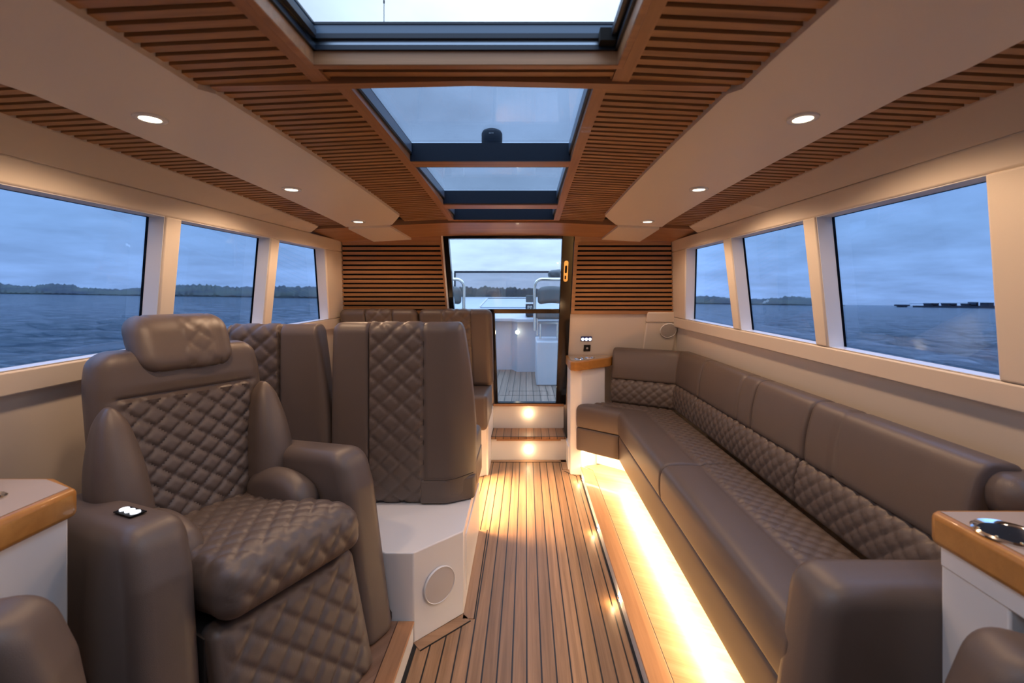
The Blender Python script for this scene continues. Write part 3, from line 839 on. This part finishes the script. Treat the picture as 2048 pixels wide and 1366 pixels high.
side_table(1, 'wooden rimmed side table at the right edge with black cup holder, beside the sofa arm')

# ------------------------------------------------------------------ armchair (x forward, y to its left, z up)
def make_chair(label):
    t = thing('armchair', label, 'armchair', (0,0,0), 0, None)
    # arms
    ap = rounded_profile([(.050, .0, .02), (-.030, .50, .10), (-.075, .625, .09), (-.62, .575, .05), (-.64, .0, .02)][::-1], .03)
    for s in (1, -1):
        am = smooth_extrude(ap, .135, .042, lambda u, v, w_: (u, s*.285+w_+s*.012*(1-sat(v/.6)), v), 'arm', L, t, local=True)
        if s < 0:
            pn = MB().box(-.262,-.172,-.302,-.268,0,.0030).warp(lambda x_,y_,z_: (x_, y_, z_+.6215+.092*(x_+.15))).build('button_panel', M['cup'], am, local=True, label='small black panel with three lit buttons')
            for k in range(3):
                c = (-.246+.029*k, -.285, .6215+.092*(-.246+.029*k+.15)+.003)
                MB().lathe([(.0105,0),(.0105,.003),(.007,.004),(.0005,.004)], c, (0,0,1), 16).build('button', M['btn'], pn, local=True, smooth=True)
    # seat
    def sd(p, n):
        h = .022*(1-(p.x/.30)**2)*(1-(p.y/.215)**2) if n.z > .5 else 0
        fx = sat((n.z+n.x)*1.2)
        if n.z > .3 or n.x > .3:
            u = p.y; v = p.x-p.z*.9
            h += quilt(u, v, .070, .075, .0085)*fx*sat((.200-abs(p.y))/.02)
        return h
    sw = lambda p: (p.x-.245+.02, p.y, p.z+.375+.045*sat((p.x+.1)/.3)-.02*(p.x < -9))
    rbox((.285, .213, .068), .055, .0068, sd, sw).build('seat', L, t, smooth=True, local=True)
    # seat side wings
    for s in (1, -1):
        rbox((.16, .050, .085), .049, .02, None, lambda p: (p.x-.31, p.y+s*.178, p.z+.42+.045*(1-(p.x/.16)**2))).build('seat_wing', L, t, smooth=True, local=True)
    # leg rest
    def fd(p, n):
        if n.x > .5: return quilt(p.y, p.z, .085, .085, .010)*sat((.195-abs(p.y))/.02)*sat((.165-p.z)/.03)
        return 0
    rbox((.035, .212, .170), .022, .0068, fd, lambda p: (p.x+.025-.10*(p.z/.34), p.y, p.z+.168)).build('leg_rest', L, t, smooth=True, local=True)
    MB().box(-.60, -.02, -.215, .215, 0, .32).build('base', M['seam'], t, local=True)
    # back
    tilt = .24
    def bw(p):           # p.x thickness, p.y width, p.z height from -.36..+.36
        w_ = 1-.10*sat((-p.z-.05)/.3)
        top = sat((p.z-.22)/.14); yy = p.y*w_*(1-.08*top*top)
        return (p.x-.585-tilt*(p.z+.36)*.75+.10+.05*(abs(p.y)/.25)**2*0, yy, (p.z+.36)*.93+.315)
    def bd(p, n):
        h = 0.
        if n.x > .5:
            lim = .195-.05*sat((-p.z)/.3)
            inner = sat((lim-abs(p.y))/.012)
            zc_ = .205
            if p.z < zc_: h = quilt(p.y, p.z, .074, .068, .0105)*inner*sat((zc_-p.z)/.01)
            h -= .008*math.exp(-((p.z-zc_)/.006)**2)*sat((.215-abs(p.y))/.02)
            h += .012*sat((p.z-zc_)/.04)*(1-(p.y/.25)**2)
        return h
    rbox((.055, .255, .36), .05, .0068, bd, bw).build('backrest', L, t, smooth=True, local=True)
    for s in (1, -1):    # side bolsters, leaf shaped
        def ww(p, s=s):
            tz = (p.z+.27)/.54
            wdt = math.sin(PI*sat(tz*.80+.12))**.8
            x_ = p.x*wdt; y_ = p.y*wdt
            q = bw(Vector((.055, s*.222, p.z-.075)))
            return (q[0]+x_+.026, q[1]+y_+s*(.006-.010*(1-tz)), q[2])
        rbox((.085, .066, .27), .060, .012, None, ww).build('side_bolster', L, t, smooth=True, local=True)
    # headrest
    def hd(p, n):
        if n.x > .4 and -.135 < p.y < .09: return quilt(p.y-.0, p.z, .075, .07, .006)*sat((.050-abs(p.y-.03))/.012)
        h = 0
        return h-.004*math.exp(-((abs(p.y-.0)-.095)/.005)**2)
    hr = rbox((.060, .150, .092), .055, .0075, hd, lambda p: (p.x-.600-.10*(p.z)/.2-.02*(p.y/.145)**2*0, p.y*(1-.05*sat(-p.z/.09)), p.z+1.000)).build('headrest', L, t, smooth=True, local=True)
    for y_ in (-.095, .095):
        pass
    return t
ch = make_chair('quilted taupe leather armchair with headrest standing beside the left windows')
ch.location = (-.665, 1.275, .091); ch.rotation_euler = (0,0,math.radians(-28))
c2 = copy_tree(ch); c2.location = (-.705, .540, .091); c2.rotation_euler = (0,0,math.radians(18))
c2['label'] = 'dark rounded arm of a leather armchair in the bottom left foreground, mostly out of frame'
c3 = copy_tree(ch); c3.location = (.595, .490, .058); c3.rotation_euler = (0,0,math.radians(160))
for o_ in children(c3):
    if o_.name.split('.')[0] in ('backrest', 'side_bolster', 'headrest'): o_.location.x += .17
c3.scale = (.85, 1, 1.02)
c3['label'] = 'dark rounded arm of a leather armchair in the bottom right foreground, mostly out of frame'

# ------------------------------------------------------------------ dinette benches on the left
t = thing('dinette_bench', 'forward taupe bench on a white plinth, its two quilted backs towards the armchair', 'bench', (-.8, 2.0, 0), 0, 'dinette benches')
box = MB().prism([(-.4035,1.614),(-.2445,1.765),(-.25,2.385),(-1.49,2.385),(-1.51,1.94),(-1.08,1.94),(-.505,1.614)], 0, .325).build('plinth', M['gel'], t, bevel=.004)
# access panel on the aisle side, raised frame
pn = MB()
pn.box(-.2475,-.2415,1.83,2.33,.05,.28)
pn.build('access_panel', M['gel'], t, bevel=.002)
n_ = Vector((.1465,-.1597,0)).normalized()      # outward normal of the cut corner
cc = Vector((-.326, 1.6875, .166))+n_*.0
nn = Vector((.15095,-.159,0)).normalized()
speaker(cc+nn*.0035, nn, .067, M['grille_l'], 'round white speaker grille on the cut corner of the white bench plinth')
def bench_back(x0, x1, y, z0, z1, th, seam_in, seam_out, parent, chamf=True, qd=-1, lean=0.0, right=True):
    """x0<x1; quilted band between seam_in and seam_out on the face looking to the camera (-y)"""
    a = (x1-x0)/2; cx = (x0+x1)/2; b2 = th/2; c2_ = (z1-z0)/2
    def disp(p, n):
        X = p.x+cx; Z = p.z
        h = 0
        if n.y < -.3:
            if seam_in < X < seam_out:
                h += quilt(X-seam_in, Z, .098, .088, .009)*sat((X-seam_in)/.008)*sat((seam_out-X)/.008)
            else: h += .004
            for sm in (seam_in, seam_out): h -= .006*math.exp(-((X-sm)/.005)**2)
        if n.z > .3 or n.y < -.3:
            for sm in (seam_in, seam_out): h -= .003*math.exp(-((X-sm)/.005)**2)
        return h
    def wp(p):
        tz = (p.z+c2_)/(2*c2_)
        x_ = p.x
        if chamf:
            side = 1 if x_ > 0 else 0
            f = sat(abs(x_)/a)
            cut = .055*sat((tz-.35)/.65)**1.6       # narrower to the top
            if right: x_ = x_-cut*(1 if x_ > 0 else -.15)*f**4
            else: x_ = x_-cut*(1 if x_ > 0 else -.15)*f**4*1.1
        y_ = p.y+lean*(1-tz)
        if x_ > a-.12 and chamf and right: y_ += ((x_-(a-.12))/.12)**1.5*.07*(1-.3*tz)
        return (cx+x_, y+b2+y_, p.z+z0+c2_)
    m = rbox((a, b2, c2_), min(.045, b2*.9), .0085, disp, wp)
    return m.build('back_cushion', L, parent, smooth=True)
bc1 = bench_back(-.868, -.232, 1.985, .328, 1.128, .11, -.695, -.452, t, True)
bc2 = bench_back(-1.36, -.872, 1.995, .328, 1.118, .11, -1.322, -1.094, t, True, right=False)
for bc, sms in ((bc1, (-.695, -.452)), (bc2, (-1.094,))):
    for sm in sms:
        seam_line([(sm, 1.986+.003, .34), (sm, 1.984+.003, .7), (sm, 1.9835+.003, 1.02), (sm, 1.990, 1.085)], .0017, bc)
# lower corner block of the right back
lb = rbox((.118, .058, .052), .012, .02, None, lambda p: (p.x-.350+ (0), 2.035+p.y+max(0, (p.x-.0)/.118)*.06, p.z+.381))
lb.build('back_skirt', L, t, smooth=True)
seam_line([(-.448,1.974,.436),(-.36,1.973,.436),(-.31,1.985,.440),(-.238,2.03,.450)], .0017, t)
rbox((.56, .17, .10), .03, .03, None, lambda p: (p.x-.800, 2.275+p.y, p.z+.455)).build('seat_cushion', L, t, smooth=True)
MB().box(-.255,-.235,2.12,2.40,.325,.46).build('seat_front', L, t, bevel=.008)

t = thing('dinette_bench', 'aft taupe bench against the slatted bulkhead left of the glass door', 'bench', (-.8, 3.1, 0), 0, 'dinette benches')
MB().prism([(-.262,3.13),(-.262,3.44),(-1.40,3.44),(-1.40,3.07),(-.345,3.07)], 0, .36).build('plinth', M['gel'], t, bevel=.004)
rbox((.59, .22, .118), .03, .03, None, lambda p: (p.x-.845-.0, 3.175+p.y+.0, p.z+.472)).build('seat_cushion', L, t, smooth=True)
for x0, x1, si, so in ((-1.29,-.752,-1.11,-.925), (-.742,-.236,-.575,-.385)):
    bb = bench_back(x0, x1, 3.085, .585, 1.152, .10, si, so, t, False, lean=.17)
    for sm in (si, so):
        seam_line([(sm, 3.086+.003+.17*(1-(z_-.585)/.567), z_) for z_ in (.8, 1.0, 1.12)], .0018, bb)
# warm light in the footwell between the benches
fw = thing('footwell_light', 'hidden warm lamp washing the floor gap between the two dinette benches', 'light', (-.62, 2.72, .30))
MB().box(-.74,-.50,2.715,2.735,.296,.312).build('housing', M['gel'], fw)
# the table pedestal base carries it
area('footwell_lamp', (-.46, 2.735, .30), .10, .62, 9., LED, (0, math.radians(-48), 0), fw, math.radians(70))
area('footwell_fill', (-.80, 2.735, .30), .3, .5, 3., LED, (0, 0, 0), fw)

# ------------------------------------------------------------------ roof fittings outside
t = thing('roof_antenna', 'small black round antenna puck on the roof seen through the glass', 'antenna', (-.1275, 1.685, 1.80))
MB().lathe([(.034,-.020),(.0385,-.004),(.039,.034),(.034,.044),(.022,.050),(.0005,.051)], (-.1275,1.685,1.818), (0,0,1), 32).build('housing', M['navy'], t, smooth=True)
mk = MB()
for i, w_ in enumerate((.0030,.0022,.0022,.0028)):
    x_ = -.1355+.0045*i
    mk.box(x_, x_+w_, -.0008, .0006, .0205, .0250)
mk.warp(lambda x_,y_,z_: (x_, 1.685-.0392+((x_+.1275)**2)*12+y_, z_+1.820)).build('marking', M['gel'], t, label='tiny pale marking')
t = thing('whip_aerial', 'thin dark whip aerial on the roof seen through the open roof', 'antenna', (-.385, 1.22, 1.86))
MB().tube([(-.385,1.22,1.83),(-.385,1.22,2.045)], .0010, 8).build('whip', M['navy'], t)
MB().lathe([(.0005,.0),(.0022,.001),(.0022,.009),(.0005,.010)], (-.385,1.22,2.04), (0,0,1), 10).build('tip', M['black'], t)

# ------------------------------------------------------------------ cockpit aft of the door
MB().box(-1.5, 1.45, 3.72, 5.6, .30, .362).build('floor.001', M['cockpit'], kind='structure')
mb = MB()
for xa, xb, ya, yb in ((-.235,.275,3.98,3.984),(-.155,-.151,3.98,4.16),(.195,.199,3.98,4.16),(-.155,.199,4.156,4.16)):
    mb.box(xa, xb, ya, yb, .3621, .3632)
mb.build('trim_35', M['caulk'], kind='structure')
# far coaming: lower wall, lip, and raised aft deck with a hatch
t = thing('aft_coaming', 'white moulded cockpit coaming and raised aft deck beyond the door', 'boat deck', (0, 5.4, .36))
mb = MB()
rows = []
for x_ in [-1.1+2.0*k/30 for k in range(31)]:
    bend = .10*sat((x_+.19)/.03)*0+.06*math.cos(x_*1.4)
    jog = .16 if x_ > -.15 else 0.
    rows.append([(x_, 5.30-jog+bend, .30), (x_, 5.28-jog+bend, .93), (x_, 5.20-jog+bend, .945), (x_, 5.20-jog+bend, .975), (x_, 5.26-jog+bend, .985), (x_, 5.75, 1.06), (x_, 7.6, 1.215), (x_, 7.6, .30)])
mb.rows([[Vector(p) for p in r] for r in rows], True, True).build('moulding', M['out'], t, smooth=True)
h = MB().box(-.60, .08, 5.95, 7.1, 0, .02).warp(lambda x_,y_,z_: (x_, y_, z_+1.06+(y_-5.75)*.0838)).build('hatch', M['out'], t, bevel=.01)
MB().box(-.60,.05,7.085,7.10,.021,.03).warp(lambda x_,y_,z_: (x_, y_, z_+1.06+(y_-5.75)*.0838)).build('hatch_seal', M['navy'], t)
MB().box(-.62,-.605,5.95,7.1,.0,.028).warp(lambda x_,y_,z_: (x_, y_, z_+1.06+(y_-5.75)*.0838)).build('hatch_edge', M['gel'], t)
courtesy('cockpit_light', (-.098, 5.14, .825), (0,-1,.0), .022, 'round courtesy light on the white cockpit side beyond the door', 'cockpit lights', .10)
# aft glass windbreak with dark top rail
t = thing('glass_windbreak', 'tinted glass windbreak with dark top rail across the aft deck', 'windbreak', (0, 7.7, 1.2))
MB().box(-1.22, .75, 7.62, 7.66, 1.625, 1.66).build('top_rail', M['navy'], t, bevel=.01)
MB().box(-1.20, .73, 7.637, 7.643, 1.20, 1.625).build('pane', M['screen_glass'], t)
MB().box(-1.22,-1.195,7.62,7.66,1.2,1.625).build('post', M['navy'], t)
# side coamings low down, outside the aft windows
for s, w_ in ((-1,'left'), (1,'right')):
    t = thing('side_coaming', 'white %s side coaming of the cockpit aft of the cabin' % w_, 'boat side', (XC+s*1.4, 4.4, .36))
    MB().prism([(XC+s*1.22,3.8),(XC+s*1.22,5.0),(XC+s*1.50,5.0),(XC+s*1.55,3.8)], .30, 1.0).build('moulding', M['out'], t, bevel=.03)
# pods with seats
def helm_seat(x, y, label, pod=True):
    t = thing('helm_chair', label, 'seat', (x, y, .362), 0, 'cockpit seats')
    if pod:
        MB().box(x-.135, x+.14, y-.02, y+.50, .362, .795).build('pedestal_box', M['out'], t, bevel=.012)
    z0 = .80
    for sx in (-.125, .125):
        MB().tube([(x+sx*.7, y+.20, z0), (x+sx*.7, y+.20, .98)], .012, 10).build('post', M['chrome'], t, smooth=True)
        MB().tube([(x+sx+(.035 if sx > 0 else -.0), y+.02, z0+.05), (x+sx+(.035 if sx > 0 else 0), y+.02, z0+.24)], .010, 10).build('stay', M['chrome'], t, smooth=True)
    MB().box(x-.13, x+.15, y+.02, y+.36, .965, .982).build('seat_plate', M['alu'], t)
    rbox((.155, .19, .045), .03, .03, None, lambda p: (x+.01+p.x, y+.19+p.y, 1.055+p.z)).build('seat_pad', M['vinyl'], t, smooth=True)
    pts = []
    xl, xr, zt = x-.150, x+.190, 1.405
    pts += [(xl, y+.0, .90), (xl, y, 1.10), (xl, y, 1.32)]
    for k in range(1, 9): a = PI-PI/2*k/8; pts.append((xl+.075+.075*math.cos(a), y, zt-.075+.075*math.sin(a)))
    for k in range(0, 9): a = PI/2-PI/2*k/8; pts.append((xr-.075+.075*math.cos(a), y, zt-.075+.075*math.sin(a)))
    pts += [(xr, y, 1.2), (xr, y, .90)]
    MB().tube(pts, .0150, 14).build('hoop', M['chrome'], t, smooth=True)
    rbox((.140, .05, .085), .045, .02, None, lambda p: (x+.02+p.x, y+.03+p.y, 1.255+p.z-.02*(p.x/.14)**2)).build('back_pad', M['vinyl'], t, smooth=True)
    return t
helm_seat(.235, 4.42, 'stainless hooped cockpit seat on a white box, right side through the door')
helm_seat(-.80, 4.42, 'stainless hooped cockpit seat at the left side through the upper door glass')
t = thing('instrument_pod', 'small dark instrument box with a pale lit marking beside the right cockpit seat', 'instrument', (.02, 5.2, 1.0))
MB().box(-.005, .105, 5.20, 5.34, 1.008, 1.145).build('housing', M['navy'], t, bevel=.006)
MB().box(-.002, .102, 5.19, 5.33, 1.165, 1.245).build('screen', M['vinyl'], t, bevel=.004)
mk = MB()
for (a, b_, c_, d_) in ((.018,.024,1.085,1.125),(.024,.034,1.118,1.125),(.034,.040,1.100,1.125),(.024,.034,1.098,1.104),
                       (.050,.056,1.085,1.125),(.056,.070,1.118,1.125),(.064,.070,1.095,1.118)):
    mk.box(a, b_, 5.197, 5.200, c_, d_)
mk.build('marking', M['gel'], t, label='pale block lettering')
t = thing('folded_cover', 'dark folded cover bundle above the right cockpit seat', 'cover', (.36, 5.0, 1.5))
fc = rbox((.14, .10, .055), .05, .012, None, lambda p: (p.x+.385, p.y+5.0, p.z*(1-.25*(p.x < 0)*abs(p.x)/.14)+1.48))
for v in fc.v: v += Vector((0,0,.014))*noise.noise(v*14)+Vector((0,.01,0))*noise.noise(v*22)
fc.build('fabric', M['vinyl'], t, smooth=True)
MB().tube([(.40,5.0,.98),(.40,5.0,1.46)], .012, 8).build('pole', M['chrome'], t)

# ------------------------------------------------------------------ sea, land, jetty (the boat heels a little, so the sea plane tips)
SX, SY, SZ = -.0145, -.0111, -.95
def sea_z(x, y): return SZ+SX*x+SY*y
m, nt, b = newmat('sea_water')
b.inputs['Base Color'].default_value = (.014, .050, .085, 1); b.inputs['Roughness'].default_value = .10
b.inputs['IOR'].default_value = 1.33
co = nd(nt, 'ShaderNodeTexCoord')
mp = nd(nt, 'ShaderNodeMapping', {'Vector': co.outputs['Object']}); mp.inputs['Scale'].default_value = (.55, 1.0, 1.0)
n1 = nd(nt, 'ShaderNodeTexNoise', {'Vector': mp.outputs[0], 'Scale': .9, 'Detail': 8., 'Roughness': .68, 'Distortion': .6})
n2 = nd(nt, 'ShaderNodeTexNoise', {'Vector': mp.outputs[0], 'Scale': .45, 'Detail': 3., 'Roughness': .5})
ad = nd(nt, 'ShaderNodeMath', {0: n1.outputs['Fac'], 1: n2.outputs['Fac']}, operation='ADD')
bp = nd(nt, 'ShaderNodeBump', {'Height': ad.outputs[0], 'Strength': 1.0, 'Distance': 2.2})
nt.links.new(bp.outputs[0], b.inputs['Normal'])
rows = []; NA = 420
r = 2.2
while r < 9000:
    row = []
    for k in range(NA):
        a = 2*PI*k/NA; x_, y_ = r*math.cos(a), r*math.sin(a)
        amp = .17*sat((r-3)/5)*max(0., 1-r/260)
        z_ = sea_z(x_, y_)
        if amp > 0:
            z_ += amp*(noise.noise(Vector((x_*.34, y_*.52, 0)))*1.6+noise.noise(Vector((x_*.8, y_*1.1, 3)))*.7)
        row.append(Vector((x_, y_, z_)))
    rows.append(row); r *= 1.045
sea = MB().rows(rows, True, False).build('sea', m, smooth=True, kind='structure')

def land(name, prof, Y, depth, col1, col2, seed):
    """prof: (u, height in px above the waterline)"""
    mm, nt, b = newmat(name+'_scrub')
    co = nd(nt, 'ShaderNodeTexCoord'); mp = nd(nt, 'ShaderNodeMapping', {'Vector': co.outputs['Object']}); mp.inputs['Scale'].default_value = (1, 1, 4)
    n1 = nd(nt, 'ShaderNodeTexNoise', {'Vector': mp.outputs[0], 'Scale': .02, 'Detail': 6., 'Roughness': .6})
    rp = nd(nt, 'ShaderNodeValToRGB', {0: n1.outputs['Fac']})
    rp.color_ramp.elements[0].position = .38; rp.color_ramp.elements[0].color = (*col1, 1)
    rp.color_ramp.elements[1].position = .62; rp.color_ramp.elements[1].color = (*col2, 1)
    nt.links.new(rp.outputs[0], b.inputs['Base Color']); b.inputs['Roughness'].default_value = .9
    rows = []; us = [prof[0][0]+(prof[-1][0]-prof[0][0])*k/840 for k in range(841)]
    for u in us:
        for i in range(len(prof)-1):
            if prof[i][0] <= u <= prof[i+1][0]+1e-6:
                t_ = (u-prof[i][0])/(prof[i+1][0]-prof[i][0]); h = prof[i][1]+(prof[i+1][1]-prof[i][1])*t_; break
        X = (u-1052)/F*Y; hm = h*Y/F
        hm = max(.05, hm+hm*.10*noise.noise(Vector((u*.03, seed, 0)))+hm*.14*noise.noise(Vector((u*.16, seed, 0)))+.14*hm*noise.noise(Vector((u*.5, seed, 0))))
        row = []
        for f_, g_ in ((0,-1.0),(0,.12),(.12,.45),(.35,.75),(.6,.93),(.8,1.0),(1.0,.9),(1.3,0.)):
            yy = Y+depth*f_+8*noise.noise(Vector((u*.02, f_*3, seed))); xx = X*yy/Y
            hh = hm*g_ if g_ >= 0 else -4
            row.append(Vector((xx, yy, sea_z(xx, yy)+hh+(hm*.07*noise.noise(Vector((u*.2, f_*6, seed+5))) if 0 < g_ < 1 else 0))))
        rows.append(row)
    return MB().rows(rows, False, False).build(name, mm, smooth=True, kind='structure')
land('hills', [(-700,24),(-200,22),(0,21),(60,18),(90,23),(145,22),(160,16),(250,14),(300,19),(360,26),(420,26),(480,23),(560,24),(640,25),(800,27),(900,28),(1000,29),(1120,28),(1250,22),(1395,17),(1470,13),(1520,12),(1570,19),(1612,18),(1660,8),(1680,5),(1692,0)],
     700, 90, (.040,.045,.055), (.085,.088,.066), 1.3)
t = thing('jetty', 'long dark jetty with gantries far out on the right horizon', 'jetty', ((1900-1052)/F*600, 600, sea_z(560,600)))
def jx(u): return (u-1052)/F*600
def jz(v, u): return sea_z(jx(u), 600)+((600+.0145*(u-1052))-v)*600/F
mb = MB()
def jbox(mb, u0, u1, v0, v1, d=12):
    mb.hexa([(jx(u0),600,jz(v1,u0)),(jx(u1),600,jz(v1,u1)),(jx(u1),600,jz(v0,u1)),(jx(u0),600,jz(v0,u0))],
            [(jx(u0),600+d,jz(v1,u0)),(jx(u1),600+d,jz(v1,u1)),(jx(u1),600+d,jz(v0,u1)),(jx(u0),600+d,jz(v0,u0))])
jbox(mb, 1841, 2060, 608.3, 616); mb.build('hull_wall', M['navy'], t)
for (a, b_, c_) in ((1862,1878,603),(1898,1914,603.5),(1938,1956,604)):
    mb = MB(); jbox(mb, a, b_, c_, c_+2.6); jbox(mb, a+1, a+4, c_, 609); jbox(mb, b_-3, b_, c_, 609); mb.build('gantry', M['navy'], t)
for (a, b_, v0) in ((1953,1957,601),(1978,1988,602)):
    mb = MB(); jbox(mb, a, b_, v0, 608.5); mb.build('tower', M['navy'], t)
mb = MB(); jbox(mb, 1803, 1820, 606, 609.2); jbox(mb, 1808, 1810, 609, 614); jbox(mb, 1812, 1815, 609, 614); mb.build('platform', M['navy'], t)
mb = MB(); jbox(mb, 1820, 1862, 603.5, 604.3, 1); jbox(mb, 1878, 1956, 602.5, 603.1, 1); mb.build('walkway', M['grey'], t)
